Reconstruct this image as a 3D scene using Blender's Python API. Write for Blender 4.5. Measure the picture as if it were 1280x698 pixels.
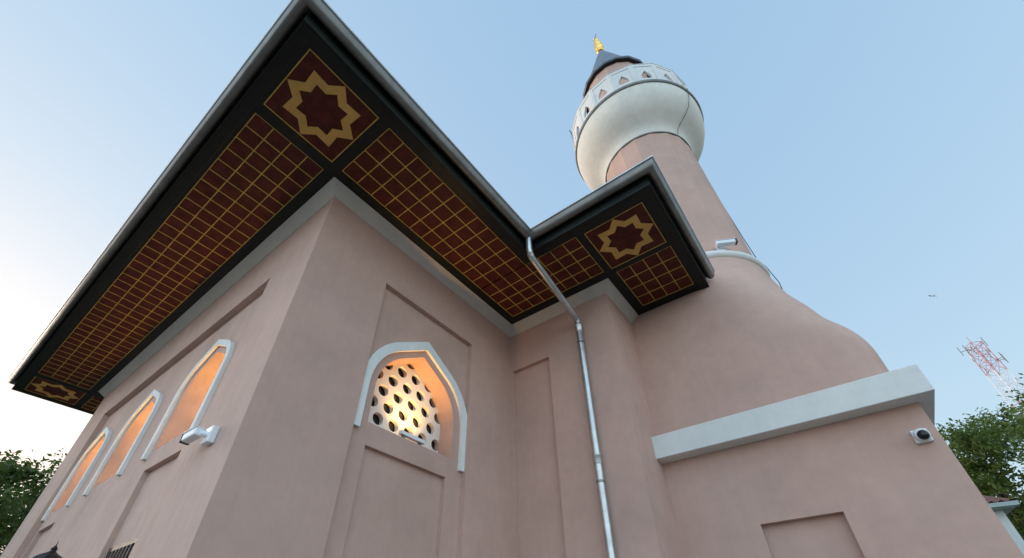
import bpy, bmesh, math, random
from mathutils import Vector, Matrix
import numpy as np
R = math.radians
PI = math.pi
S = bpy.context.scene
for o in list(bpy.data.objects):
    bpy.data.objects.remove(o)
C = S.collection

# ------------------------------------------------------------------ camera
W_PX, H_PX = 1280.0, 698.0
F_PX, PPX, PPY = 539.58, 624.96, 404.67
CAM = Vector((3.39019, -1.16886, 1.6))
cd = bpy.data.cameras.new('camera')
cd.sensor_fit = 'HORIZONTAL'; cd.sensor_width = 36.0
cd.lens = F_PX / W_PX * 36.0
cd.shift_x = (W_PX / 2 - PPX) / W_PX
cd.shift_y = (PPY - H_PX / 2) / W_PX
cd.clip_start = 0.05; cd.clip_end = 3000
cam = bpy.data.objects.new('camera', cd); C.objects.link(cam)
rv = Vector((.78885205, .6145827, -.00074659)); uv = Vector((.38976551, -.49934634, .77378039)); fv = Vector((-.47517923, .61068924, .63345352))
cam.matrix_world = Matrix(((rv.x, uv.x, -fv.x, CAM.x), (rv.y, uv.y, -fv.y, CAM.y), (rv.z, uv.z, -fv.z, CAM.z), (0, 0, 0, 1)))
S.camera = cam

# ------------------------------------------------------------------ sky, sun, exposure
SUN_EL, SUN_AZ = R(9.0), R(190.0)          # azimuth measured from +x towards +y: the glow is low on the left
sd = Vector((math.cos(SUN_AZ) * math.cos(SUN_EL), math.sin(SUN_AZ) * math.cos(SUN_EL), math.sin(SUN_EL)))
wd = bpy.data.worlds.new('World'); S.world = wd; wd.use_nodes = True
nt = wd.node_tree
bg = nt.nodes['Background']
sky = nt.nodes.new('ShaderNodeTexSky'); sky.sky_type = 'NISHITA'; sky.sun_disc = False
sky.sun_elevation = SUN_EL
sky.sun_rotation = PI / 2 - SUN_AZ
sky.air_density = 1.0; sky.dust_density = 1.2; sky.ozone_density = 2.5; sky.altitude = 50
# dusk air is hazier and more even than the clear-air model: compress its range
sp_ = nt.nodes.new('ShaderNodeSeparateColor'); cb = nt.nodes.new('ShaderNodeCombineColor')
for ch, ex in zip(range(3), (.39, .28, .15)):
    pw = nt.nodes.new('ShaderNodeMath'); pw.operation = 'POWER'; pw.inputs[1].default_value = ex
    nt.links.new(sp_.outputs[ch], pw.inputs[0]); nt.links.new(pw.outputs[0], cb.inputs[ch])
tn = nt.nodes.new('ShaderNodeMix'); tn.data_type = 'RGBA'; tn.blend_type = 'MULTIPLY'; tn.inputs[0].default_value = 1.0
tn.inputs[7].default_value = (.765, .855, 1.02, 1)
nt.links.new(sky.outputs[0], sp_.inputs[0]); nt.links.new(cb.outputs[0], tn.inputs[6]); 
# added brightening of the unseen sky behind the camera, to fill the front walls
tc = nt.nodes.new('ShaderNodeTexCoord'); dt = nt.nodes.new('ShaderNodeVectorMath'); dt.operation = 'DOT_PRODUCT'
dt.inputs[1].default_value = Vector((.45, -.80, .30)).normalized()
mr = nt.nodes.new('ShaderNodeMapRange'); mr.interpolation_type = 'SMOOTHSTEP'
for i_, v_ in zip((1, 2, 3, 4), (.15, .95, 1.0, 2.35)): mr.inputs[i_].default_value = v_
sc_ = nt.nodes.new('ShaderNodeVectorMath'); sc_.operation = 'SCALE'
nt.links.new(tc.outputs['Generated'], dt.inputs[0]); nt.links.new(dt.outputs['Value'], mr.inputs[0])
nt.links.new(tn.outputs[2], sc_.inputs[0]); nt.links.new(mr.outputs[0], sc_.inputs['Scale']); nt.links.new(sc_.outputs[0], bg.inputs['Color'])
bg.inputs['Strength'].default_value = 0.15
sl = bpy.data.lights.new('sun', 'SUN'); sl.energy = 0.45; sl.angle = R(28); sl.color = (1.0, .86, .72)
so = bpy.data.objects.new('sun', sl); C.objects.link(so)
so.rotation_euler = sd.to_track_quat('Z', 'Y').to_euler(); so.location = (-20, -5, 20)
S.view_settings.view_transform = 'Standard'; S.view_settings.look = 'None'
S.view_settings.exposure = 2.35; S.view_settings.gamma = 1.0
S.view_settings.use_curve_mapping = False
S.render.engine = 'CYCLES'
S.cycles.max_bounces = 8; S.cycles.diffuse_bounces = 5
S.render.resolution_x, S.render.resolution_y = 1024, 558

# ------------------------------------------------------------------ materials
def new_mat(name):
    m = bpy.data.materials.new(name); m.use_nodes = True
    return m, m.node_tree, m.node_tree.nodes['Principled BSDF']

def noise(t, scale, detail=4, rough=.55, vec=None):
    n = t.nodes.new('ShaderNodeTexNoise'); n.inputs['Scale'].default_value = scale
    n.inputs['Detail'].default_value = detail; n.inputs['Roughness'].default_value = rough
    if vec is not None: t.links.new(vec, n.inputs['Vector'])
    return n

def geo_pos(t, scale=(1, 1, 1)):
    g = t.nodes.new('ShaderNodeNewGeometry'); m = t.nodes.new('ShaderNodeMapping')
    m.inputs['Scale'].default_value = scale
    t.links.new(g.outputs['Position'], m.inputs['Vector'])
    return m.outputs[0]

def ramp(t, fac, stops):
    r = t.nodes.new('ShaderNodeValToRGB'); e = r.color_ramp.elements
    while len(e) < len(stops): e.new(.5)
    for el, (p, c) in zip(e, stops):
        el.position = p; el.color = (*c, 1) if len(c) == 3 else c
    t.links.new(fac, r.inputs[0])
    return r.outputs[0]

def mix(t, a, b, fac, mode='MIX'):
    n = t.nodes.new('ShaderNodeMix'); n.data_type = 'RGBA'; n.blend_type = mode
    for inp, v in ((n.inputs[0], fac), (n.inputs[6], a), (n.inputs[7], b)):
        if hasattr(v, 'links'): t.links.new(v, inp)
        elif isinstance(v, (int, float)): inp.default_value = v
        else: inp.default_value = (*v, 1)
    return n.outputs[2]

def stucco(name, col, mott=.10, bump=.25, bevel=.008, streak=.35, rough=.9):
    m, t, b = new_mat(name)
    p = geo_pos(t)
    n1 = noise(t, 1.3, 5, .6, p); n2 = noise(t, 9, 4, .6, p)
    ps = geo_pos(t, (5.0, 5.0, .45)); n3 = noise(t, 1.0, 5, .65, ps)
    lo = tuple(c * (1 - mott) for c in col); hi = tuple(min(1, c * (1 + mott)) for c in col)
    c1 = ramp(t, n1.outputs[0], [(.3, lo), (.7, hi)])
    c2 = mix(t, c1, ramp(t, n2.outputs[0], [(.3, (.9, .9, .9)), (.7, (1, 1, 1))]), .6, 'MULTIPLY')
    c3 = mix(t, c2, ramp(t, n3.outputs[0], [(.30, (.78, .76, .74)), (.62, (1, 1, 1))]), streak, 'MULTIPLY')
    n4 = noise(t, 1.0, 4, .7, geo_pos(t, (17, 17, 1.1)))
    c3 = mix(t, c3, ramp(t, n4.outputs[0], [(.34, (.86, .85, .84)), (.5, (1, 1, 1))]), streak * 1.3, 'MULTIPLY')
    n5 = noise(t, .55, 3, .5, p)
    c3 = mix(t, c3, ramp(t, n5.outputs[0], [(.4, (.93, .94, .95)), (.6, (1.03, 1.01, 1.0))]), .8, 'MULTIPLY')
    t.links.new(c3, b.inputs['Base Color'])
    b.inputs['Roughness'].default_value = rough
    b.inputs['Specular IOR Level'].default_value = .25
    nf = noise(t, 140, 3, .6, p); nc = noise(t, 3.0, 3, .5, p)
    ad = t.nodes.new('ShaderNodeMath'); ad.operation = 'MULTIPLY_ADD'; ad.inputs[1].default_value = 4.0
    t.links.new(nc.outputs[0], ad.inputs[0]); t.links.new(nf.outputs[0], ad.inputs[2])
    bp = t.nodes.new('ShaderNodeBump'); bp.inputs['Strength'].default_value = bump; bp.inputs['Distance'].default_value = .006
    t.links.new(ad.outputs[0], bp.inputs['Height'])
    if bevel:
        bv = t.nodes.new('ShaderNodeBevel'); bv.samples = 4; bv.inputs['Radius'].default_value = bevel
        t.links.new(bv.outputs[0], bp.inputs['Normal'])
    t.links.new(bp.outputs[0], b.inputs['Normal'])
    return m

def paint(name, col, rough=.5, var=.12, metal=0.0, scale=6, bump=.08, spec=.4):
    m, t, b = new_mat(name)
    p = geo_pos(t); n = noise(t, scale, 5, .6, p)
    t.links.new(ramp(t, n.outputs[0], [(.3, tuple(c * (1 - var) for c in col)), (.7, tuple(min(1, c * (1 + var)) for c in col))]), b.inputs['Base Color'])
    n2 = noise(t, scale * 3, 4, .6, p)
    r = t.nodes.new('ShaderNodeMapRange'); r.inputs[3].default_value = rough - .1; r.inputs[4].default_value = rough + .12
    t.links.new(n2.outputs[0], r.inputs[0]); t.links.new(r.outputs[0], b.inputs['Roughness'])
    b.inputs['Metallic'].default_value = metal; b.inputs['Specular IOR Level'].default_value = spec
    if bump:
        bp = t.nodes.new('ShaderNodeBump'); bp.inputs['Strength'].default_value = bump; bp.inputs['Distance'].default_value = .004
        t.links.new(n2.outputs[0], bp.inputs['Height']); t.links.new(bp.outputs[0], b.inputs['Normal'])
    return m

M = {}
M['pink'] = stucco('pink_plaster', (.55, .365, .30), mott=.075, streak=.14, bump=.2, bevel=0)
M['pink_worn_skylit'] = stucco('pink_plaster_weathered_skylit', (.55, .385, .325), mott=.09, streak=.28, bump=.22, bevel=0)  # streaks are staining; the greyer base colour paints in pale sky light
M['white'] = stucco('white_plaster', (.72, .72, .69), mott=.05, bump=.15, streak=.12, bevel=.006)
M['cornice'] = stucco('grey_cornice_plaster', (.56, .53, .48), mott=.05, bump=.12, streak=.12, bevel=.005)
M['trim'] = stucco('white_trim', (.78, .79, .77), mott=.04, bump=.15, streak=.2, bevel=.006)
M['bowl'] = stucco('balcony_white', (.76, .73, .65), mott=.05, bump=.1, streak=.25, bevel=0)
M['lattice'] = stucco('gypsum_lattice', (.74, .71, .66), mott=.04, bump=.12, streak=.1, bevel=.004)
M['timber'] = paint('black_green_timber', (.010, .012, .010), .42, .3, scale=14, bump=.2, spec=.2)
M['maroon'] = paint('maroon_board', (.080, .017, .012), .55, .35, scale=9, bump=.15, spec=.15)
M['gold'] = paint('ochre_gold_strip', (.50, .35, .07), .5, .28, scale=9, bump=.1)
M['star'] = paint('ochre_gold_star', (.60, .35, .09), .5, .14, scale=5, bump=.1)
M['zinc'] = paint('galvanised_steel', (.50, .515, .515), .36, .14, metal=.85, scale=7, bump=.05)
M['zinc_dark'] = paint('weathered_zinc', (.20, .19, .175), .42, .25, metal=.65, scale=5, bump=.05)
M['lead'] = paint('lead_sheet', (.14, .16, .19), .5, .2, metal=.5, scale=4, bump=.1)
M['black'] = paint('black_iron', (.010, .010, .011), .45, .2)
M['plastic'] = paint('white_plastic', (.74, .76, .78), .38, .04, bump=0)
M['dark_plastic'] = paint('black_plastic', (.012, .012, .014), .22, .1, bump=0)
M['brass'] = paint('gilded_metal', (.92, .52, .13), .28, .1, metal=1.0, scale=12)
M['cable'] = paint('grey_cable', (.07, .07, .075), .6, .1, bump=0)
M['band'] = paint('dark_joint', (.22, .225, .21), .7, .2)

def glass_dark():
    m, t, b = new_mat('dark_window_glass')
    b.inputs['Base Color'].default_value = (.012, .014, .018, 1); b.inputs['Roughness'].default_value = .06
    b.inputs['Specular IOR Level'].default_value = .6
    p = geo_pos(t); n = noise(t, 2.0, 2, .5, p)
    bp = t.nodes.new('ShaderNodeBump'); bp.inputs['Strength'].default_value = .05; bp.inputs['Distance'].default_value = .02
    t.links.new(n.outputs[0], bp.inputs['Height']); t.links.new(bp.outputs[0], b.inputs['Normal'])
    return m
M['pane'] = glass_dark()

def emit(name, col, st):
    m, t, b = new_mat(name)
    b.inputs['Base Color'].default_value = (*col, 1); b.inputs['Emission Color'].default_value = (*col, 1)
    b.inputs['Emission Strength'].default_value = st
    return m
M['lit_room'] = emit('lit_room_curtain', (1.0, .36, .08), .22)
M['lamp_lens'] = emit('lamp_lens', (1.0, .62, .25), 6.0)

def leaf_mat(name, a, b_):
    m, t, b = new_mat(name)
    g = t.nodes.new('ShaderNodeNewGeometry')
    t.links.new(ramp(t, g.outputs['Random Per Island'], [(0, a), (1, b_)]), b.inputs['Base Color'])
    b.inputs['Roughness'].default_value = .55
    tr = t.nodes.new('ShaderNodeBsdfTranslucent'); tr.inputs[0].default_value = (*[c * 1.3 for c in b_], 1)
    ms = t.nodes.new('ShaderNodeMixShader'); ms.inputs[0].default_value = .35
    out = t.nodes['Material Output']
    t.links.new(b.outputs[0], ms.inputs[1]); t.links.new(tr.outputs[0], ms.inputs[2]); t.links.new(ms.outputs[0], out.inputs[0])
    return m
M['leaf_a'] = leaf_mat('maple_leaves', (.030, .060, .012), (.085, .130, .028))
M['leaf_b'] = leaf_mat('lime_leaves', (.045, .085, .016), (.125, .175, .040))
M['bark'] = paint('bark', (.06, .045, .035), .9, .35, scale=12, bump=.5)

def ground_mat():
    m, t, b = new_mat('stone_paving')
    p = geo_pos(t)
    br = t.nodes.new('ShaderNodeTexBrick'); br.inputs['Scale'].default_value = 1.6
    br.inputs['Color1'].default_value = (.24, .22, .19, 1); br.inputs['Color2'].default_value = (.20, .185, .16, 1)
    br.inputs['Mortar'].default_value = (.09, .085, .08, 1); br.inputs['Mortar Size'].default_value = .012
    t.links.new(p, br.inputs['Vector'])
    n = noise(t, 3, 5, .6, p)
    t.links.new(mix(t, br.outputs[0], ramp(t, n.outputs[0], [(.3, (.75, .75, .75)), (.7, (1.1, 1.1, 1.1))]), .8, 'MULTIPLY'), b.inputs['Base Color'])
    b.inputs['Roughness'].default_value = .85
    return m
M['paving'] = ground_mat()

def tile_mat():
    m, t, b = new_mat('red_clay_tiles')
    p = geo_pos(t); n = noise(t, 8, 4, .6, p)
    t.links.new(ramp(t, n.outputs[0], [(.25, (.09, .040, .032)), (.75, (.19, .085, .065))]), b.inputs['Base Color'])
    b.inputs['Roughness'].default_value = .8
    return m
M['tile'] = tile_mat()
M['mast_red'] = paint('mast_red', (.58, .26, .28), .5, .1, bump=0)  # red paled in the base colour to stand for distance haze
M['mast_white'] = paint('mast_white', (.75, .75, .75), .5, .05, bump=0)
M['house_wall'] = stucco('cream_house_wall', (.62, .64, .62), mott=.04, bevel=0)
M['house_trim'] = paint('grey_green_trim', (.30, .36, .34), .6, .1)

# ------------------------------------------------------------------ mesh helpers
class MB:
    def __init__(s): s.b = bmesh.new()
    def faces(s, vs, fs):
        v = [s.b.verts.new(p) for p in vs]
        for f in fs:
            try: s.b.faces.new([v[i] for i in f])
            except ValueError: pass
        return s
    def box(s, x0, x1, y0, y1, z0, z1):
        v = [(x, y, z) for z in (z0, z1) for y in (y0, y1) for x in (x0, x1)]
        return s.faces(v, [(0, 2, 3, 1), (4, 5, 7, 6), (0, 1, 5, 4), (2, 6, 7, 3), (0, 4, 6, 2), (1, 3, 7, 5)])
    def obox(s, c, ax, ay, az, hx, hy, hz):
        c = Vector(c); ax, ay, az = (Vector(a).normalized() for a in (ax, ay, az))
        v = [c + ax * hx * i + ay * hy * j + az * hz * k for k in (-1, 1) for j in (-1, 1) for i in (-1, 1)]
        return s.faces(v, [(0, 2, 3, 1), (4, 5, 7, 6), (0, 1, 5, 4), (2, 6, 7, 3), (0, 4, 6, 2), (1, 3, 7, 5)])
    def tube(s, pts, r, n=12, caps=True):
        pts = [Vector(p) for p in pts]; rs = r if isinstance(r, (list, tuple)) else [r] * len(pts)
        rings = []; up = None
        for i, p in enumerate(pts):
            a = pts[max(0, i - 1)]; b = pts[min(len(pts) - 1, i + 1)]; d = (b - a).normalized()
            if up is None:
                up = Vector((0, 0, 1)) if abs(d.z) < .9 else Vector((1, 0, 0))
            e1 = (up - d * up.dot(d)).normalized(); e2 = d.cross(e1); up = e1
            rings.append([s.b.verts.new(p + (e1 * math.cos(2 * PI * k / n) + e2 * math.sin(2 * PI * k / n)) * rs[i]) for k in range(n)])
        for A, B in zip(rings, rings[1:]):
            for k in range(n): s.b.faces.new((A[k], A[(k + 1) % n], B[(k + 1) % n], B[k]))
        if caps:
            s.b.faces.new(rings[0][::-1]); s.b.faces.new(rings[-1])
        return s
    def lathe(s, prof, n=48, c=(0, 0, 0), rot=0.0, axis=None, closed=False):
        # prof: list of (r, z)
        c = Vector(c); q = Vector((0, 0, 1)).rotation_difference(Vector(axis)) if axis is not None else None
        rings = []
        for r, z in prof:
            ring = []
            for k in range(n):
                a = rot + 2 * PI * k / n; v = Vector((max(r, 1e-4) * math.cos(a), max(r, 1e-4) * math.sin(a), z))
                if q is not None: v = q @ v
                ring.append(s.b.verts.new(c + v))
            rings.append(ring)
        prs = list(zip(rings, rings[1:]))
        if closed: prs.append((rings[-1], rings[0]))
        for A, B in prs:
            for k in range(n): s.b.faces.new((A[k], A[(k + 1) % n], B[(k + 1) % n], B[k]))
        if not closed:
            s.b.faces.new(rings[0][::-1]); s.b.faces.new(rings[-1])
        return s
    def prism(s, poly, z0, z1):
        n = len(poly); v = [(x, y, z0) for x, y in poly] + [(x, y, z1) for x, y in poly]
        return s.faces(v, [tuple(range(n - 1, -1, -1)), tuple(range(n, 2 * n))] + [(i, (i + 1) % n, n + (i + 1) % n, n + i) for i in range(n)])
    def add_mesh(s, me): s.b.from_mesh(me); return s
    def sweep(s, path, prof, closed_prof=True, closed_path=False):
        # mitred sweep of an (offset, z) profile along a horizontal path; offset is to the RIGHT of travel
        P = [Vector(p) for p in path]; n = len(P); rings = []
        for i in range(n):
            if closed_path: a, b = P[i - 1], P[(i + 1) % n]
            else: a, b = P[max(0, i - 1)], P[min(n - 1, i + 1)]
            d1 = (P[i] - a).normalized() if (P[i] - a).length > 0 else (b - P[i]).normalized()
            d2 = (b - P[i]).normalized() if (b - P[i]).length > 0 else d1
            n1 = Vector((d1.y, -d1.x)); n2 = Vector((d2.y, -d2.x)); m = n1 + n2; m = m / m.dot(n1)
            rings.append([s.b.verts.new((P[i].x + m.x * o, P[i].y + m.y * o, z)) for o, z in prof])
        k = len(prof); prs = list(zip(rings, rings[1:])) + ([(rings[-1], rings[0])] if closed_path else [])
        for A, B in prs:
            for j in range(k if closed_prof else k - 1): s.b.faces.new((A[j], A[(j + 1) % k], B[(j + 1) % k], B[j]))
        if closed_prof and not closed_path:
            s.b.faces.new(rings[0][::-1]); s.b.faces.new(rings[-1])
        return s
    def build(s, name, mat, parent=None, smooth=None, bevel=0):
        bmesh.ops.recalc_face_normals(s.b, faces=s.b.faces)
        me = bpy.data.meshes.new(name); s.b.to_mesh(me); s.b.free()
        me.materials.append(mat if not isinstance(mat, str) else M[mat])
        me.shade_flat()
        if smooth is not None:
            me.shade_smooth()
            if smooth < 180:
                me.set_sharp_from_angle(angle=R(smooth))
        o = bpy.data.objects.new(name, me); C.objects.link(o)
        if parent is not None: o.parent = parent
        if bevel:
            bm_ = o.modifiers.new('bevel', 'BEVEL'); bm_.width = bevel; bm_.segments = 2; bm_.limit_method = 'ANGLE'; bm_.angle_limit = R(40)
        return o

def thing(name, label, cat, loc=(0, 0, 0), group=None):
    o = bpy.data.objects.new(name, None); o.empty_display_size = .3; C.objects.link(o)
    tag(o, label, cat, group); return o
def tag(o, label, cat, group=None):
    o['label'] = label; o['category'] = cat
    if group: o['group'] = group
    return o

def plate(outer, holes, d0, d1, frame):
    """flat plate with holes between depths d0 and d1; frame maps (u, v, depth) to the world"""
    cu = bpy.data.curves.new('tmp', 'CURVE'); cu.dimensions = '2D'; cu.fill_mode = 'BOTH'; cu.extrude = abs(d1 - d0) / 2
    for ring in [outer] + list(holes):
        sp = cu.splines.new('POLY'); sp.points.add(len(ring) - 1); sp.use_cyclic_u = True
        for pt, (u, v) in zip(sp.points, ring): pt.co = (u, v, 0, 1)
    ob = bpy.data.objects.new('tmp', cu); C.objects.link(ob)
    dg = bpy.context.evaluated_depsgraph_get(); dg.update()
    me = bpy.data.meshes.new_from_object(ob.evaluated_get(dg))
    bpy.data.objects.remove(ob); bpy.data.curves.remove(cu)
    mid = (d0 + d1) / 2
    for v in me.vertices: v.co = frame(v.co.x, v.co.y, mid + v.co.z)
    return me

def plates(items, frame):
    mb = MB()
    for outer, holes, d0, d1 in items:
        me = plate(outer, holes, d0, d1, frame); mb.add_mesh(me); bpy.data.meshes.remove(me)
    bmesh.ops.remove_doubles(mb.b, verts=mb.b.verts, dist=1e-5)
    return mb

def rect(u0, u1, v0, v1): return [(u0, v0), (u1, v0), (u1, v1), (u0, v1)]
def arch(c, hw, rad, zs, zb, seg=14, ang=59):
    """four-centred pointed arch: round haunches, straight upper flanks"""
    a = R(ang); right = [(hw, zb)]
    for i in range(seg + 1):
        t = a * i / seg; right.append((hw - rad + rad * math.cos(t), zs + rad * math.sin(t)))
    ue, ze = right[-1]; apex = (0, ze + ue * math.cos(a) / math.sin(a))
    pts = right + [apex] + [(-u, v) for u, v in right[::-1]]
    return [(c + u, v) for u, v in pts]
def notch(u0, u1, v0, v1, pu0, pu1, pv):
    """wall face u0..u1, v0..v1 with a panel running from the bottom up to pv cut out"""
    return [(u0, v0), (pu0, v0), (pu0, pv), (pu1, pv), (pu1, v0), (u1, v0), (u1, v1), (u0, v1)]

# ------------------------------------------------------------------ dimensions (metres)
B, CX, D = 3.4733, 1.7572, .7466          # wall lengths: return wall, annex width, annex return
YE = B + D; EX = 4.2953                    # minaret base front and right side
ZC, ZS = 6.0, 6.136                        # wall top, soffit
Q = .134; OG = 1.224; OO = 1.392           # cornice projection, soffit edge, gutter edge
LW, LS = 7.70, 7.86                        # far left corner of the wall, of the cornice line
MX, MY = 2.657, 5.858                      # minaret axis

# ------------------------------------------------------------------ ground
g = MB(); g.faces([(-1500, -1500, 0), (1500, -1500, 0), (1500, 1500, 0), (-1500, 1500, 0)], [(0, 1, 2, 3)])
go = g.build('ground', 'paving'); go['kind'] = 'structure'

# ------------------------------------------------------------------ the mosque
mosque = thing('mosque', 'pink plastered mosque with deep maroon and gold eaves and arched windows', 'mosque')
fA = lambda u, v, w: (u, w, v)             # front wall, faces -y
fB = lambda u, v, w: (-w, u, v)            # return wall, faces +x
ZT = ZS + .2
WA = [-1.92, -3.86, -5.79]                 # window centres on the front wall
def winA(c): return arch(c, .50, .36, 4.17, 3.52, ang=64)
lowA = [(-2.36, -1.45), (-6.33, -5.50)]
PA0, PA1, PAZ = -6.44, -.935, 5.226
def lower_cut(base, cuts): return base
# front wall: outer skin, panel skin with lower recesses, window reveals
dA = .085
mb = plates([
    (notch(-LW, 0, 0, ZT, PA0, PA1, PAZ), [], 0, dA),
    (rect(-LW, 0, 0, ZT), [winA(c) for c in WA] + [rect(a, b, .3, 3.29) for a, b in lowA], dA, dA + .055),
    (rect(-LW, 0, 0, ZT), [winA(c) for c in WA] + [rect(a + .03, b - .15, .9, 2.55) for a, b in lowA], dA + .055, dA + .36),
    (rect(-LW, 0, 0, ZT), [], dA + .36, dA + .42)], fA)
wallA = mb.build('wall', 'pink_worn_skylit', mosque)
wallA.data.materials.append(M['pink'])          # the corner's side face belongs to the side wall: cleaner, no sky-light grey painted in
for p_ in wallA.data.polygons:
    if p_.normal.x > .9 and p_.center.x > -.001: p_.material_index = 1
# return wall with one window
dB = .065
WB = 1.735
winB = arch(WB, .605, .60, 3.97, 3.565)
mb = plates([
    (notch(.505, B, 0, ZT, .9425, 2.5325, 5.3045), [], 0, dB),
    (rect(.505, B, 0, ZT), [winB, rect(1.156, 2.27, .3, 3.333)], dB, dB + .05),
    (rect(.505, B, 0, ZT), [winB], dB + .05, dB + .32),
    (rect(.505, B, 0, ZT), [], dB + .32, dB + .42)], fB)
mb.build('wall', 'pink', mosque)
# annex: front wall with a tall panel, its end is the short return towards the minaret
mb = plates([
    (notch(0, CX, 0, ZT, .03, .7009, 5.3122), [], B, B + .065),
    (rect(0, CX, 0, ZT), [], B + .065, B + 3.0)], fA)
mb.build('wall', 'pink', mosque)
# far side and back walls
w = MB(); w.box(-LW, -LW + .4, dA + .42, 12.0, 0, ZT); w.box(-LW + .4, CX, 11.6, 12.0, 0, ZT); w.box(CX - .4, CX, B + 3.0, 11.6, 0, ZT)
w.build('wall', 'pink', mosque)

# cornice moulding following the walls under the soffit
path = [(-LW, 12), (-LW, 0), (0, 0), (0, B), (CX, B), (CX, YE + .5)]
cor = MB()
cor.sweep([(-LW, 12.0), (-LW, 0), (0, 0), (0, B), (CX, B), (CX, YE + .4)],
          [(-.02, ZC), (.006, ZC), (.018, ZC + .012), (.055, ZC + .048), (.105, ZC + .098), (Q, ZC + .125), (Q, ZS + .03), (-.02, ZS + .03)])
cor.build('cornice', 'cornice', mosque)

# --- eaves: soffit board with maroon boards, gold strips and black battens
eave = MB()
X0 = -LS - OG; X1 = OG; X2 = CX + OG
eave.prism([(X0, -OG), (X1, -OG), (X1, B - OG), (X2, B - OG), (X2, YE + .55), (-LS + .3, YE + .55), (-LS + .3, 12), (X0, 12)], ZS + .001, ZS + .03)
eave_o = eave.build('soffit', 'maroon', mosque)
GR = [  # grid rectangles, cells
]
gold = MB()
def strip(x0, x1, y0, y1, h=.0055): gold.box(x0, x1, y0, y1, ZS - h, ZS + .002)
rnd = random.Random(3)
def grid(x0, x1, y0, y1, nx, ny, gw=.011, skip=None):
    for i in range(nx + 1):
        x = x0 + (x1 - x0) * i / nx
        strip(x - gw / 2, x + gw / 2, y0, y1, .0055)
    for j in range(ny + 1):
        y = y0 + (y1 - y0) * j / ny
        strip(x0, x1, y - gw / 2, y + gw / 2, .0048)
grids = [(-7.93, .112, -1.082, -.268, 39, 4), (.268, 1.082, -.124, 2.385, 4, 12), (.268, 1.9, 2.385, 3.19, 8, 4), (2.045, 2.84, 3.31, 4.24, 4, 4),
         (-8.94, -8.13, -.124, 8.0, 4, 40)]
for g_ in grids: grid(*g_)
stars = [(.26, 1.082, -1.082, -.26), (2.015, 2.825, 2.41, 3.215), (-LS - 1.082, -LS - .26, -1.082, -.26)]
for x0, x1, y0, y1 in stars:
    for a in ((x0, x1, y0, y0 + .011), (x0, x1, y1 - .011, y1)): strip(*a, .0055)
    for a in ((x0, x0 + .011, y0, y1), (x1 - .011, x1, y0, y1)): strip(*a, .0048)
gold.build('gold_strips', 'gold', eave_o)
def star_pts(cx, cy, r, k=.735):
    return [(cx + (r if i % 2 == 0 else r * k) * math.cos(PI * i / 8), cy + (r if i % 2 == 0 else r * k) * math.sin(PI * i / 8)) for i in range(16)]
for x0, x1, y0, y1 in stars:
    cx, cy = (x0 + x1) / 2, (y0 + y1) / 2; k = (x1 - x0) / .822
    a, b_ = star_pts(cx, cy, .392 * k), star_pts(cx, cy, .262 * k)
    sm = MB()
    for i in range(16):           # sixteen separate mitred pieces, slightly folded along the middle like carved wood
        j = (i + 1) % 16
        va = [(*a[i], ZS - .006), (*a[j], ZS - .006), (*b_[j], ZS - .006), (*b_[i], ZS - .006)]
        ma = ((a[i][0] + b_[i][0]) / 2, (a[i][1] + b_[i][1]) / 2, ZS - .012); mj = ((a[j][0] + b_[j][0]) / 2, (a[j][1] + b_[j][1]) / 2, ZS - .012)
        up = [(x, y, ZS + .003) for x, y, z in va]
        sm.faces(va + [ma, mj] + up, [(0, 1, 5, 4), (4, 5, 2, 3), (0, 6, 7, 1), (3, 2, 8, 9)])
    sm.build('star_panel', 'star', eave_o)
# black battens: everything on the soffit that is neither grid nor star, cut as one fret
open_rects = []
e = .004
holes = [rect(-7.93 - e, .112 + e, -1.082 - e, -.268 + e),
         [(.268 - e, -.124 - e), (1.082 + e, -.124 - e), (1.082 + e, 2.385 - e), (1.9 + e, 2.385 - e), (1.9 + e, 3.19 + e), (.268 - e, 3.19 + e)],
         rect(2.045 - e, 2.84 + e, 3.31 - e, 4.24 + e), rect(-8.94 - e, -8.13 + e, -.124 - e, 8.0 + e)] + [rect(x0 - e, x1 + e, y0 - e, y1 + e) for x0, x1, y0, y1 in stars]
outer = [(X0, -OG), (X1, -OG), (X1, B - OG), (X2, B - OG), (X2, YE + .55), (-LS + .3, YE + .55), (-LS + .3, 12), (X0, 12)]
bt = plates([(outer, holes, ZS - .009, ZS + .0005)], lambda u, v, w: (u, v, w))
bt.build('batten_frame', 'timber', eave_o)
# fascia board round the eaves
fpath = [(X0, 12), (X0, -OG), (X1, -OG), (X1, B - OG), (X2, B - OG), (X2, YE + .5)]
fa = MB(); fa.sweep(fpath, [(.002, ZS - .016), (.026, ZS - .016), (.026, ZS + .235), (.002, ZS + .235)])
fa.sweep(fpath, [(-.10, ZS - .013), (-.088, ZS - .016), (0, ZS - .016), (0, ZS - .0095), (-.10, ZS - .0095)])
fa.build('fascia', 'timber', mosque)
# gutter
gc, grx, grz, gz = .1, .068, .125, ZS + .24
prof = [(gc + grx * math.cos(t), gz - grz * math.sin(t)) for t in np.linspace(0, PI, 15)]
prof += [(gc + (grx - .004) * math.cos(t), gz - (grz - .004) * math.sin(t)) for t in np.linspace(PI, 0, 15)]
gpath = [(X0, 12), (X0, -OG), (X1, -OG), (X1, B - OG), (X2, B - OG), (X2, YE + .22)]
gt = MB(); gt.sweep(gpath, prof)
gut = gt.build('gutter', 'zinc_dark', mosque, smooth=50)
bead = [(gc + grx + .002 + .016 * math.cos(t), gz + .016 * math.sin(t)) for t in np.linspace(0, 2 * PI, 12, endpoint=False)]
bb = MB(); bb.sweep(gpath, bead); bb.build('rolled_bead', 'zinc', gut, smooth=60)
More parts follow.
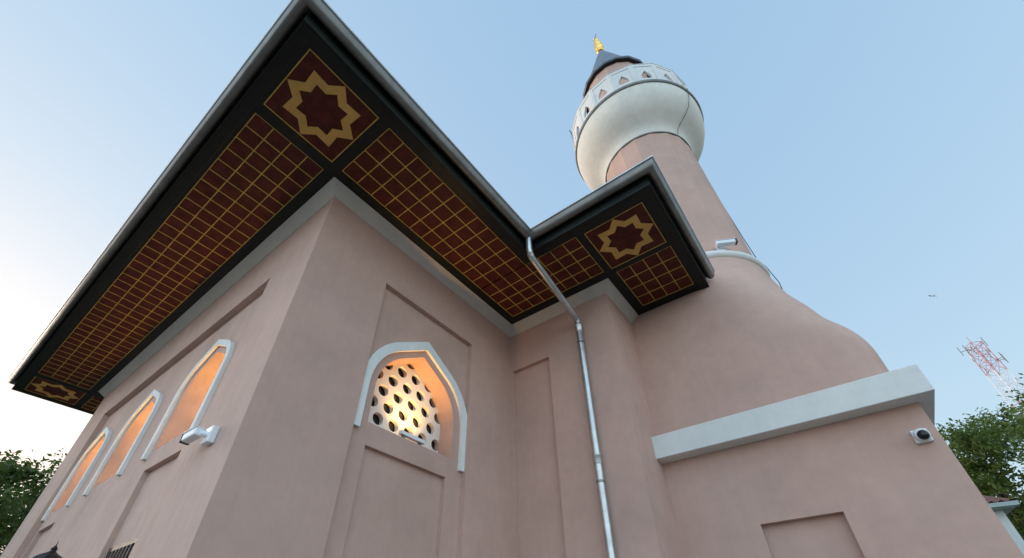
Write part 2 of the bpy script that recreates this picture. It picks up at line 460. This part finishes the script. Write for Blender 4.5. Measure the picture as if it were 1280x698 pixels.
# gutter straps under the bowl, joints of the sheet lengths
ro = MB()
zr = ZS + .25
ro.faces([(X0 - .05, -OG - .05, zr), (X1 + .05, -OG - .05, zr), (X1 + .05, 12, zr), (X0 - .05, 12, zr), ((X0) + 4.5, 3.3, zr + 1.3), (X1 - 4.5, 3.3, zr + 1.3), (X1 - 4.5, 7.5, zr + 1.3), (X0 + 4.5, 7.5, zr + 1.3)],
         [(0, 1, 5, 4), (1, 2, 6, 5), (2, 3, 7, 6), (3, 0, 4, 7), (4, 5, 6, 7), (3, 2, 1, 0)])
ro.prism([(X1 + .06, B - OG - .05), (X2 + .05, B - OG - .05), (X2 + .05, YE + .4), (X1 + .06, YE + .4)], zr, zr + .05)
ro.build('roof', 'lead', mosque)

# downpipe: drop from the gutter corner, swan neck back to the wall, then down it
px, py_ = CX * 0 + 1.315, B - OG - .09
dp = MB()
pr = .047
dp.tube([(1.325, 2.13, gz - .09), (1.325, 2.13, 6.05), (1.325, 2.16, 5.97), (1.322, 2.22, 5.925)], pr * .95, 16)
dp.tube([(1.325, 2.14, 6.00), (1.3225, 2.18, 5.95), (1.292, 3.30, 5.685), (1.29, 3.375, 5.655), (1.288, 3.392, 5.60), (1.288, 3.395, 5.52), (1.262, 3.395, .15)], pr, 16)
pipe = dp.build('downpipe', 'zinc', mosque, smooth=50)
for x_, z_ in ((1.288, 5.50), (1.2785, 3.55)):
    MB().lathe([(.050, -.05), (.054, -.04), (.054, .04), (.058, .045), (.058, .06), (.050, .065)], 18, (x_, 3.395, z_)).build('pipe_socket', 'zinc', pipe, smooth=40)
for z in (5.25, 3.3):
    k = MB(); x = 1.288 - (5.5 - z) * .0049
    k.lathe([(.0475, -.014), (.0505, -.014), (.0505, .014), (.0475, .014)], 18, (x, 3.395, z), closed=True); k.box(x - .006, x + .006, 3.44, B + .003, z - .012, z + .012)
    k.build('pipe_bracket', 'zinc_dark', pipe)

# --- windows
def window(frame, c, hw, trim_out, trim_in, open_arch, d_panel, depth, trim_t):
    # lattice: pierced gypsum panel with staggered round holes
    u0, u1, v0, v1 = c - hw - .03, c + hw + .03, 3.52, 4.80
    hl = []; hr, sp = .071, .222
    row = 0; v = 3.60
    while v < v1 - .06:
        u = c - 5 * sp + (sp / 2 if row % 2 else 0)
        while u < u1 - hr - .005:
            if u > u0 + hr + .005: hl.append([(u + hr * math.cos(2 * PI * i / 20), v + hr * math.sin(2 * PI * i / 20)) for i in range(20)])
            u += sp
        v += sp * .80; row += 1
    la = plates([(rect(u0, u1, v0, v1), hl, d_panel + depth - .06, d_panel + depth)], frame).build('window', 'lattice', mosque)
    plates([(rect(u0, u1, v0, v1), [], d_panel + depth + .012, d_panel + depth + .018)], frame).build('pane', 'pane', la)
    band = trim_out + trim_in[::-1]
    plates([(band, [], d_panel - trim_t, d_panel + .004)], frame).build('arch_surround', 'trim', la)
    return la
def trimA(c, off): return arch(c, .635 - off, .45 - off, 4.22, 3.44, ang=64)
for c in WA:
    window(fA, c, .50, trimA(c, 0), trimA(c, .078), winA(c), dA, .30, .042)
window(fB, WB, .605, arch(1.745, .825, .80, 3.95, 3.46), arch(1.745, .715, .69, 3.95, 3.46), winB, dB, .29, .042)

# lower barred windows on the front wall
for a, b_ in lowA:
    x0, x1 = a + .03, b_ - .15
    d0 = dA + .055
    fr = MB(); t_ = .035
    fr.box(x0, x1, d0 - .012, d0 + .16, 2.51, 2.548); fr.box(x0 + .002, x0 + t_, d0 - .012, d0 + .16, .9, 2.51); fr.box(x1 - t_, x1 - .002, d0 - .012, d0 + .16, .9, 2.51)
    fo = fr.build('window', 'black', mosque)
    for i in range(8):
        x = x0 + (x1 - x0) * (i + .5) / 8
        MB().tube([(x, d0, .9), (x, d0, 2.52)], .013, 10).build('bar', 'black', fo)
    MB().tube([(x0, d0 + .004, 2.36), (x1, d0 + .004, 2.36)], .010, 8).build('bar', 'black', fo)
    MB().box(x0 + .002, x1 - .002, d0 + .17, d0 + .18, .9, 2.54).build('lit_curtain', 'lit_room', fo)

# ------------------------------------------------------------------ window up-lights (real lamps on the sills)
def uplight(loc, rot, label, power, group, col=(1.0, .53, .16), tilt=0.0, lift=0.0):
    t = thing('uplight', label, 'lamp', loc, group)
    t.location = loc; t.rotation_euler = (0, 0, rot)
    MB().box(-.17, .17, -.026, .026, .012 + lift, .05 + lift).build('housing', 'plastic', t)
    MB().box(-.155, .155, -.018, .018, .0495 + lift, .0525 + lift).build('lens', 'lamp_lens', t)
    for sx in (-.12, .12): MB().box(sx - .012, sx + .012, -.02, .02, 0, .0125 + lift).build('foot', 'zinc_dark', t)
    al = bpy.data.lights.new('uplight_beam', 'AREA'); al.shape = 'RECTANGLE'; al.size = .30; al.size_y = .03; al.energy = power; al.color = col; al.spread = R(105)
    ao = bpy.data.objects.new('uplight_beam', al); C.objects.link(ao); ao.parent = t
    ao.location = (0, 0, .056 + lift); ao.rotation_euler = (PI + tilt, 0, 0)
    return t
LP = 1.35
for c, wh in zip(WA, ('nearest the building corner', 'middle', 'farthest from the building corner')):
    uplight((c - .02, dA + .18, 3.521), 0, 'warm linear lamp on the sill of the front window ' + wh, LP * .9, 'lamps on the window sills', tilt=-.2)
uplight((-(dB + .045), WB + .02, 3.566), PI / 2, 'white linear lamp on the sill before the pierced lattice of the side window', LP * .8, 'lamps on the window sills', tilt=-.12, lift=.035)

# ------------------------------------------------------------------ the minaret
mina = thing('minaret', 'pink minaret with white bowl shaped balcony, dark cone and gilded finial', 'minaret')
h = EX - MX
bs = plates([
    (notch(CX, EX, 0, 3.80, 2.586, 3.317, 2.813), [], YE, YE + .085),
    (rect(CX, EX, 0, 3.80), [], YE + .085, YE + 2 * h)], fA)
bs.build('base', 'pink', mina)
# white string course wrapped round the base
cq = .203
co = MB(); co.box(CX - .02, EX + .13, YE - cq, YE + 2 * h + .13, 3.643, 3.928)
co.build('string_course', 'white', mina, bevel=.008)
# transition from square to round, modelled as a lofted surface
Zk = [3.80, 3.93, 4.5, 5.0, 5.5, 6.0, 6.5, 7.05]
Ak = [1.638, 1.638, 1.625, 1.506, 1.408, 1.317, 1.2275, 1.14]
Bk = [1.638, 1.638, 1.638, 1.61, 1.56, 1.48, 1.34, 1.14]
Nk = [14, 14, 13.34, 5.88, 3.71, 2.465, 2.18, 2.0]
Nl = [14, 14, 14, 13, 11, 8, 3.5, 2.0]
def smooth_interp(x, X, Y):
    # piecewise cubic with monotone-ish tangents
    X = np.array(X); Y = np.array(Y); d = np.gradient(Y, X); i = min(max(np.searchsorted(X, x) - 1, 0), len(X) - 2)
    hh = X[i + 1] - X[i]; t = (x - X[i]) / hh
    return (2 * t**3 - 3 * t**2 + 1) * Y[i] + (t**3 - 2 * t**2 + t) * hh * d[i] + (-2 * t**3 + 3 * t**2) * Y[i + 1] + (t**3 - t**2) * hh * d[i + 1]
tr = MB(); rings = []; nn = 160
for z in np.linspace(3.80, 7.06, 72):
    a, b_, n_ = (smooth_interp(z, Zk, K) for K in (Ak, Bk, Nk)); n_ = max(n_, 2); nl_ = max(smooth_interp(z, Zk, Nl), 2)
    a = min(a, h); b_ = min(b_, h)
    ring = []
    for k in range(nn):
        t = 2 * PI * (k + .5) / nn; c_, s_ = math.cos(t), math.sin(t)
        q_ = nl_ if (c_ < 0 and s_ < 0) else n_; r = 1 / (abs(c_)**q_ + abs(s_)**q_)**(1 / q_)
        ring.append(tr.b.verts.new((MX + a * r * c_, MY + (b_ if s_ < 0 else a) * r * s_, z)))
    rings.append(ring)
for A_, B_ in zip(rings, rings[1:]):
    for k in range(nn): tr.b.faces.new((A_[k], A_[(k + 1) % nn], B_[(k + 1) % nn], B_[k]))
tr.build('transition', 'pink', mina, smooth=180)
c0 = (MX, MY, 0)
# ring moulding
MB().lathe([(1.08, 6.97), (1.165, 6.98), (1.20, 7.015), (1.21, 7.06), (1.195, 7.11), (1.15, 7.135), (1.06, 7.14)], 72, c0).build('ring_moulding', 'white', mina, smooth=50)
NS = 18; rot0 = R(-135.5 + 10)
k_ = 1 / math.cos(PI / NS)
MB().lathe([(1.115, 7.05), (1.03 * k_, 11.40)], NS, c0, rot0).build('shaft', 'pink', mina)
# balcony: neck ring, bowl, lip, parapet
bal = MB().lathe([(.9, 11.36), (1.04, 11.40), (1.055, 11.46), (1.075, 11.56), (1.12, 11.66), (1.20, 11.76), (1.33, 11.88), (1.45, 12.02), (1.545, 12.19), (1.605, 12.38), (1.63, 12.56), (1.635, 12.68), (1.6, 12.70), (1.2, 12.71)], 96, c0).build('balcony', 'bowl', mina, smooth=40)
MB().lathe([(1.0, 11.385), (1.062, 11.39), (1.066, 11.42), (1.05, 11.43)], 72, c0, closed=True).build('neck_ring', 'band', bal, smooth=40)
MB().lathe([(1.5, 12.675), (1.665, 12.68), (1.682, 12.715), (1.675, 12.76), (1.648, 12.775), (1.5, 12.78)], 96, c0, closed=True).build('lip', 'band', bal, smooth=40)
Rp = 1.625; Zp0, Zp1 = 12.77, 13.80
for i in range(NS):
    a = rot0 - R(10) + 2 * PI * i / NS; ca, sa = math.cos(a), math.sin(a)
    half = Rp * math.tan(PI / NS)
    fr = lambda u, v, w, ca=ca, sa=sa: (MX + (Rp - w) * ca - u * sa, MY + (Rp - w) * sa + u * ca, v)
    op = [(-.115, Zp0 + .22), (.115, Zp0 + .22), (.125, Zp0 + .34), (.10, Zp0 + .45), (.05, Zp0 + .55), (0, Zp0 + .66), (-.05, Zp0 + .55), (-.10, Zp0 + .45), (-.125, Zp0 + .34)]
    rc = rect(-half + .07, half - .07, Zp0 + .10, Zp1 - .12)
    hi = half * (1 - .07 / Rp)
    mb = plates([(rect(-half * .9995, half * .9995, Zp0, Zp1), [rc], 0, .012), (rect(-hi - .002, hi + .002, Zp0, Zp1), [op], .012, .07)], fr)
    mb.build('parapet', 'white', bal)
cp = MB().lathe([(Rp * k_ + .006, Zp1), (Rp * k_ + .012, Zp1 + .015), (Rp * k_ + .006, Zp1 + .03), (Rp * k_ - .10, Zp1 + .03), (Rp * k_ - .10, Zp1)], NS, c0, rot0, closed=True).build('coping', 'white', bal)
MB().lathe([(.96, 12.6), (.955, 15.95)], NS, c0, rot0).build('drum', 'pink', mina)
cone = MB().lathe([(.9, 15.90), (1.06, 15.90), (1.085, 15.93), (1.085, 16.0), (1.0, 16.06), (.06, 19.55), (.04, 19.6)], NS, c0, rot0).build('cone', 'lead', mina)
MB().lathe([(.94, 15.885), (1.055, 15.885), (1.055, 15.897), (.94, 15.897)], NS, c0, rot0, closed=True).build('cone_soffit', 'black', cone)
fin = MB().lathe([(.07, 19.45), (.13, 19.50), (.14, 19.58), (.09, 19.66), (.10, 19.72), (.155, 19.80), (.165, 19.90), (.13, 20.02), (.075, 20.08), (.085, 20.12), (.125, 20.20), (.135, 20.29), (.10, 20.40), (.055, 20.45), (.065, 20.49), (.092, 20.56), (.095, 20.63), (.065, 20.72), (.035, 20.78), (.028, 20.95), (.018, 21.05)], 28, c0).build('finial', 'brass', mina, smooth=60)
cr = MB()
pts = []
for k in range(15):
    t = R(-70 + 320 * k / 14 - 90 + 20); pts.append((MX + .15 * math.sin(t) * .707, MY + .15 * math.sin(t) * .707, 21.2 - .15 * math.cos(t)))
pts = [(MX + .16 * math.sin(t) * .8, MY - .16 * math.sin(t) * .6, 21.2 - .16 * math.cos(t)) for t in [R(-145 + 290 * k / 16) for k in range(17)]]
cr.tube(pts, [.006 + .015 * math.sin(PI * k / 16) for k in range(17)], 8)
cr.build('crescent', 'zinc', fin, smooth=60)

# cable run down the side of the minaret, and one round the bowl
def pol(r, deg, z): return (MX + r * math.cos(R(deg)), MY + r * math.sin(R(deg)), z)
pts = [pol(1.055, 4, 11.3), pol(1.08, 5, 9.4), pol(1.12, 5, 8.2), pol(1.15, 4, 7.5), pol(1.21, 2, 7.25), pol(1.235, 1, 7.0), pol(1.26, 0, 6.78), pol(1.25, -1, 6.6)]
cb = MB().tube(pts, .007, 8).build('cable', 'cable'); tag(cb, 'thin dark cable sagging off the right side of the minaret shaft', 'cable')
pts = [pol(1.69, -22, 12.74), pol(1.645, -22, 12.5), pol(1.615, -22.5, 12.3), pol(1.52, -23, 12.06), pol(1.40, -24, 11.90), pol(1.24, -26, 11.74), pol(1.12, -28, 11.58), pol(1.085, -29, 11.42)]
cb = MB().tube(pts, .007, 8).build('cable', 'cable'); tag(cb, 'dark cable running down the underside of the white balcony bowl', 'cable')
mpts = [pol(1.63, -158, 13.85), pol(1.635, -158, 14.35)]
an = MB().tube(mpts, .012, 6); an.box(*[v for p in zip((pol(1.635, -158, 14.3)[0] - .01, pol(1.635, -158, 14.3)[1] - .12, 14.28), (pol(1.635, -158, 14.3)[0] + .01, pol(1.635, -158, 14.3)[1] + .12, 14.30)) for v in p])
an = an.build('antenna', 'cable'); tag(an, 'thin antenna rod on the left rim of the minaret balcony', 'antenna')

# ------------------------------------------------------------------ security cameras
def bullet(base, wall_n, arm, aim, label, group, length=.20, rad=.042, box=(.065, .075)):
    t = thing('security_camera', label, 'camera', base, group); t.location = base
    n = Vector(wall_n).normalized(); up = Vector((0, 0, 1)); sx = up.cross(n)
    MB().obox(n * .028, sx, up, n, box[0], box[1], .028).build('junction_box', 'plastic', t, bevel=.008)
    a = Vector(arm); MB().tube([n * .05, n * .085, a * .75 + n * .02, a], [.026, .02, .018, .02], 12).build('arm', 'plastic', t, smooth=60)
    d = Vector(aim).normalized()
    s_ = d.cross(up).normalized(); u_ = s_.cross(d); c_ = a - d * .05 + d * (length * .5)
    body = MB().obox(c_, d, s_, u_, length * .5, rad * .86, rad * .80).build('camera_body', 'plastic', t, bevel=.014)
    f_ = c_ + d * (length * .5)
    MB().obox(f_ + d * .008, d, s_, u_, .016, rad * .90, rad * .84).build('front_hood', 'dark_plastic', body, bevel=.010)
    MB().lathe([(rad * .6, .024), (rad * .6, .030), (rad * .3, .031), (.004, .027)], 24, f_, axis=d).build('lens', 'pane', body, smooth=50)
    MB().obox(c_ + u_ * (rad * .86) + d * .012, d, s_, u_, length * .55, rad * .98, .004).build('sun_shield', 'plastic', body, bevel=.003)
    return t
bullet((-.455, 0, 3.105), (0, -1, 0), (-.05, -.115, .0), (-1, -.10, -.12), 'white bullet security camera on the front wall right of the nearest lit window', 'security cameras', length=.185, rad=.043, box=(.06, .07))
ra = -53
bp_ = pol(1.19, ra, 7.12)
bullet(pol(1.09, ra + 2, 7.225), (math.cos(R(ra)), math.sin(R(ra)), 0), (.03, -.13, .03), (.9, .42, -.08), 'white bullet security camera on the ring moulding of the minaret', 'security cameras', length=.30, rad=.050)
# turret camera under the string course
t = thing('security_camera', 'white turret security camera with black dome under the string course', 'camera', group='security cameras')
t.location = (4.165, YE, 3.325)
MB().obox((0, -.02, 0), (1, 0, 0), (0, 0, 1), (0, 1, 0), .062, .062, .02).build('junction_box', 'plastic', t, bevel=.01)
MB().lathe([(.06, 0), (.06, .035), (.052, .05)], 28, (0, -.04, 0), axis=(.1, -1, -.15)).build('camera_body', 'plastic', t, smooth=40)
MB().lathe([(.044, 0), (.044, .012), (.040, .030), (.028, .046), (.012, .054), (.002, .056)], 28, (.005, -.085, -.012), axis=(.15, -1, -.45)).build('lens', 'dark_plastic', t, smooth=60)

# ------------------------------------------------------------------ wall lantern at the lower left
lx, ly, lz = -2.47, -.24, 2.37
lt = thing('wall_lantern', 'black iron wall lantern with pointed ogee cap, low on the front wall', 'lantern'); lt.location = (lx, ly, lz); lt.scale = (.62, .62, .55)
cap = MB().lathe([(.205, .04), (.215, .055), (.19, .09), (.135, .14), (.075, .175), (.045, .20), (.035, .225), (.045, .24), (.03, .262), (.008, .30), (.003, .36)], 8, (0, 0, 0), R(22)).build('cap', 'black', lt)
MB().lathe([(.115, -.36), (.165, .03)], 8, (0, 0, 0), R(22)).build('glass_body', 'pane', lt)
for i in range(8):
    a = R(22 + 45 * i); MB().tube([(.118 * math.cos(a), .118 * math.sin(a), -.36), (.17 * math.cos(a), .17 * math.sin(a), .04)], .009, 6).build('frame_bar', 'black', lt)
MB().lathe([(.02, -.47), (.05, -.44), (.06, -.40), (.125, -.37), (.125, -.355)], 8, (0, 0, 0), R(22)).build('foot', 'black', lt)
br = MB().tube([(0, 0, -.42), (0, .05, -.52), (0, .18, -.50), (0, .30, -.38), (0, .384, -.30)], .016, 10); br.box(-.04, .04, .372, .385, -.42, -.18)
br.build('bracket', 'black', lt)

# ------------------------------------------------------------------ surroundings
def rayp(x, y, dist):
    d = (rv * ((x - PPX) / F_PX) - uv * ((y - PPY) / F_PX) + fv).normalized(); return CAM + d * dist

def make_tree(label, base, height, crown_c, crown_r, seed, leaf, n_leaf, leaf_size, group):
    t = thing('broadleaf_tree', label, 'tree', base, group); t.location = base
    rng = np.random.default_rng(seed); rd = random.Random(seed)
    tk = MB(); top = Vector((rd.uniform(-.4, .4), rd.uniform(-.4, .4), height * .62))
    trunk_pts = [(0, 0, -.1), (.06, .03, height * .15), (top.x * .5, top.y * .5, height * .36), tuple(top), (top.x * 1.1, top.y, height * .85)]
    tk.tube(trunk_pts, [height * .030, height * .025, height * .020, height * .012, height * .004], 10)
    cc = Vector(crown_c); cr_ = Vector(crown_r); blobs = []
    nb = 46
    for i in range(nb):
        v = rng.normal(size=3); v /= np.linalg.norm(v); r = rng.uniform(.35, 1.0) ** .6
        p = Vector((cc.x + v[0] * cr_.x * r, cc.y + v[1] * cr_.y * r, cc.z + v[2] * cr_.z * r)); blobs.append((p, rng.uniform(.5, 1.05) * min(cr_) * .33))
        if i % 2 == 0:
            s0 = Vector(trunk_pts[2]).lerp(Vector(trunk_pts[3]), rd.random()); m = s0.lerp(p, .55) + Vector((0, 0, .25))
            tk.tube([s0, m, p], [height * .009, height * .005, height * .0015], 6)
    tk.build('trunk', 'bark', t, smooth=60)
    # leaves: pointed quads clustered along drooping sprays in each clump
    N = n_leaf; idx = rng.integers(0, nb, N)
    bc = np.array([b[0][:] for b in blobs])[idx]; br_ = np.array([b[1] for b in blobs])[idx]
    nspr = 26; sid = rng.integers(0, nspr, N)
    sdir = rng.normal(size=(nb, nspr, 3)); sdir[..., 2] *= .6; sdir /= np.linalg.norm(sdir, axis=2, keepdims=True)
    rad = rng.uniform(.15, 1.15, N)
    pos = bc + sdir[idx, sid] * (rad * br_)[:, None] * 1.15 + rng.normal(size=(N, 3)) * (br_ * .13)[:, None]
    pos[:, 2] -= (rad ** 2) * br_ * .18
    nrm = rng.normal(size=(N, 3)); nrm[:, 2] = abs(nrm[:, 2]) + .5; nrm /= np.linalg.norm(nrm, axis=1, keepdims=True)
    tg = rng.normal(size=(N, 3)); tg -= nrm * (tg * nrm).sum(1, keepdims=True); tg /= np.linalg.norm(tg, axis=1, keepdims=True); bt_ = np.cross(nrm, tg)
    s_ = leaf_size * rng.uniform(.6, 1.3, N)[:, None]
    V = np.stack([pos - tg * s_, pos + bt_ * s_ * .55 - tg * s_ * .1, pos + tg * s_ * 1.05 - nrm * s_ * .2, pos - bt_ * s_ * .55 - tg * s_ * .1], 1).reshape(-1, 3)
    me = bpy.data.meshes.new('crown'); me.vertices.add(4 * N); me.vertices.foreach_set('co', V.ravel())
    me.loops.add(4 * N); me.loops.foreach_set('vertex_index', np.arange(4 * N, dtype=np.int32))
    me.polygons.add(N); me.polygons.foreach_set('loop_start', np.arange(0, 4 * N, 4, dtype=np.int32))
    me.update(calc_edges=True); me.validate(); me.materials.append(M[leaf])
    o = bpy.data.objects.new('crown', me); C.objects.link(o); o.parent = t
    return t
def tree_at(label, px, py_top, dist, crown_w, crown_h, seed, leaf, n_leaf, ls):
    p = rayp(px, py_top, dist); hgt = p.z
    make_tree(label, (p.x, p.y, 0), hgt, (0, 0, hgt - crown_h * .42), (crown_w / 2, crown_w / 2, crown_h * .5), seed, leaf, n_leaf, ls, 'trees behind the mosque')
tree_at('dark green leafy tree beyond the left end of the front wall', 15, 540, 21, 7.5, 8.0, 5, 'leaf_a', 52000, .075)
tree_at('large leafy green tree rising above the small tiled house', 1312, 500, 27, 10.0, 11.0, 11, 'leaf_b', 80000, .08)
tree_at('lower leafy green tree between the minaret base and the larger tree', 1200, 545, 25, 5.6, 8.0, 17, 'leaf_b', 42000, .075)

# small white house with red tiles at the right edge
hc = rayp(1268, 634, 18.0)
hs = thing('house', 'small white house with red tiled roof and grey drainpipe behind the minaret', 'house')
ang = R(8); ux = Vector((math.cos(ang), math.sin(ang), 0)); uy = Vector((-ux.y, ux.x, 0))
hs.location = (hc.x, hc.y, 0); hs.rotation_euler = (0, 0, ang)
ez = hc.z
hw_ = MB().box(-4.2, -.22, .12, 5.0, 0, ez - .02).build('wall', 'house_wall', hs)
MB().box(-4.6, .0, -.16, 5.3, ez - .02, ez + .035).build('eave', 'house_trim', hs)
MB().box(-4.62, .06, -.24, -.16, ez - .0, ez + .10).build('gutter', 'house_trim', hs)
rf = MB()
nt_ = 24
for i in range(nt_):
    x0 = -4.6 + 4.66 * i / nt_; x1 = -4.6 + 4.66 * (i + 1) / nt_; xm = (x0 + x1) / 2
    za, zb = ez + .10, ez + 1.0
    rf.faces([(x0, -.2, za), (xm, -.2, za + .06), (x1, -.2, za), (x0, 2.5, zb), (xm, 2.5, zb + .06), (x1, 2.5, zb)], [(0, 1, 4, 3), (1, 2, 5, 4)])
    rf.faces([(x0, 5.2, za), (xm, 5.2, za + .06), (x1, 5.2, za), (x0, 2.5, zb), (xm, 2.5, zb + .06), (x1, 2.5, zb)], [(0, 3, 4, 1), (1, 4, 5, 2)])
rf.faces([(.04, -.2, za), (.04, 5.2, za), (.04, 2.5, zb)], [(0, 1, 2)])
rf.build('roof', 'tile', hs)
MB().tube([(-1.4, .06, ez - .42), (-.62, .05, ez - .42), (-.55, .05, ez - .47), (-.55, .05, .1)], .05, 10).build('drainpipe', 'house_trim', hs)

# lattice mast far away
top = rayp(1216, 431, 90.0); H = top.z
ms = thing('lattice_mast', 'distant red and white lattice radio mast above the right tree', 'mast'); ms.location = (top.x, top.y, 0); ms.rotation_euler = (0, 0, R(25))
def hwz(z): return .66 + (H - z) * .018
nb = 21; zs_ = [H - 1.55 * i for i in range(nb + 1)]
for g3 in range(0, nb, 3):
    is_red = (g3 // 3) % 2 == 0; m = MB()
    for i in range(g3, g3 + 3):
        z1, z0 = zs_[i], zs_[i + 1]; a, b_ = hwz(z1), hwz(z0)
        ca = [(a, a), (-a, a), (-a, -a), (a, -a)]; cb_ = [(b_, b_), (-b_, b_), (-b_, -b_), (b_, -b_)]
        for k in range(4):
            l = (k + 1) % 4
            m.tube([(*ca[k], z1), (*cb_[k], z0)], .06, 5); m.tube([(*ca[k], z1), (*ca[l], z1)], .035, 5)
            m.tube([(*ca[k], z1), (*cb_[l], z0)], .028, 5); m.tube([(*ca[l], z1), (*cb_[k], z0)], .028, 5)
    m.build('lattice_section', 'mast_red' if is_red else 'mast_white', ms)
zb_ = zs_[-1]; b_ = hwz(zb_)
for sx in (-1, 1):
    for sy in (-1, 1): MB().tube([(sx * b_, sy * b_, zb_ + .02), (sx * (b_ + .4), sy * (b_ + .4), -.1)], .10, 6).build('leg', 'mast_white', ms)
rd = random.Random(4)
for i in range(9):
    a = rd.uniform(0, 2 * PI); z = H - rd.uniform(-.2, 4.0); r = hwz(z); q = Vector((math.cos(a), math.sin(a), 0))
    m = MB(); m.tube([q * r + Vector((0, 0, z)), q * (r + .9) + Vector((0, 0, z))], .035, 5); m.tube([q * (r + .9) + Vector((0, 0, z - .6)), q * (r + .9) + Vector((0, 0, z + .8))], .05, 6)
    m.build('aerial', 'zinc_dark', ms)
for a, z in ((2.2, H - 1.8), (5.2, H - 6.6)):
    q = Vector((math.cos(a), math.sin(a), 0)); m = MB().lathe([(.02, 0), (.45, .16), (.5, .3), (.46, .3), (.05, .1)], 16, q * (hwz(z) + .1) + Vector((0, 0, z)), axis=q, closed=True); m.build('dish', 'mast_white', ms)
MB().tube([(0, 0, H), (0, 0, H + 1.3)], .04, 6).build('spike', 'mast_red', ms)

# bird in the sky
bp0 = rayp(1165.5, 370.5, 60)
bd = thing('bird', 'tiny pale bird gliding in the open sky right of the minaret', 'bird'); bd.location = bp0; bd.rotation_euler = (R(10), R(12), R(30)); bd.scale = (.75, .75, .75)
body = MB().lathe([(.004, -.22), (.035, -.16), (.06, -.05), (.06, .05), (.045, .12), (.035, .17), (.028, .21), (.004, .25)], 12, (0, 0, 0), axis=(0, 1, 0)).build('body', 'mast_white', bd, smooth=60)
for s_ in (-1, 1):
    MB().faces([(s_ * .03, .10, .02), (s_ * .28, .14, .10), (s_ * .55, -.02, .05), (s_ * .27, -.02, .09), (s_ * .03, -.10, .01), (s_ * .03, .10, .01), (s_ * .28, .14, .088), (s_ * .55, -.02, .045), (s_ * .27, -.02, .08), (s_ * .03, -.10, .0)],
               [(0, 1, 2, 3), (0, 3, 4), (8, 7, 6, 5), (9, 8, 5), (0, 5, 6, 1), (1, 6, 7, 2), (2, 7, 8, 3), (3, 8, 9, 4)]).build('wing', 'cable', bd)
MB().faces([(-.03, -.2, 0), (.03, -.2, 0), (.07, -.33, 0), (-.07, -.33, 0), (-.03, -.2, .01), (.03, -.2, .01), (.07, -.33, .01), (-.07, -.33, .01)], [(0, 1, 2, 3), (4, 7, 6, 5), (0, 4, 5, 1), (1, 5, 6, 2), (2, 6, 7, 3), (3, 7, 4, 0)]).build('tail', 'cable', bd)
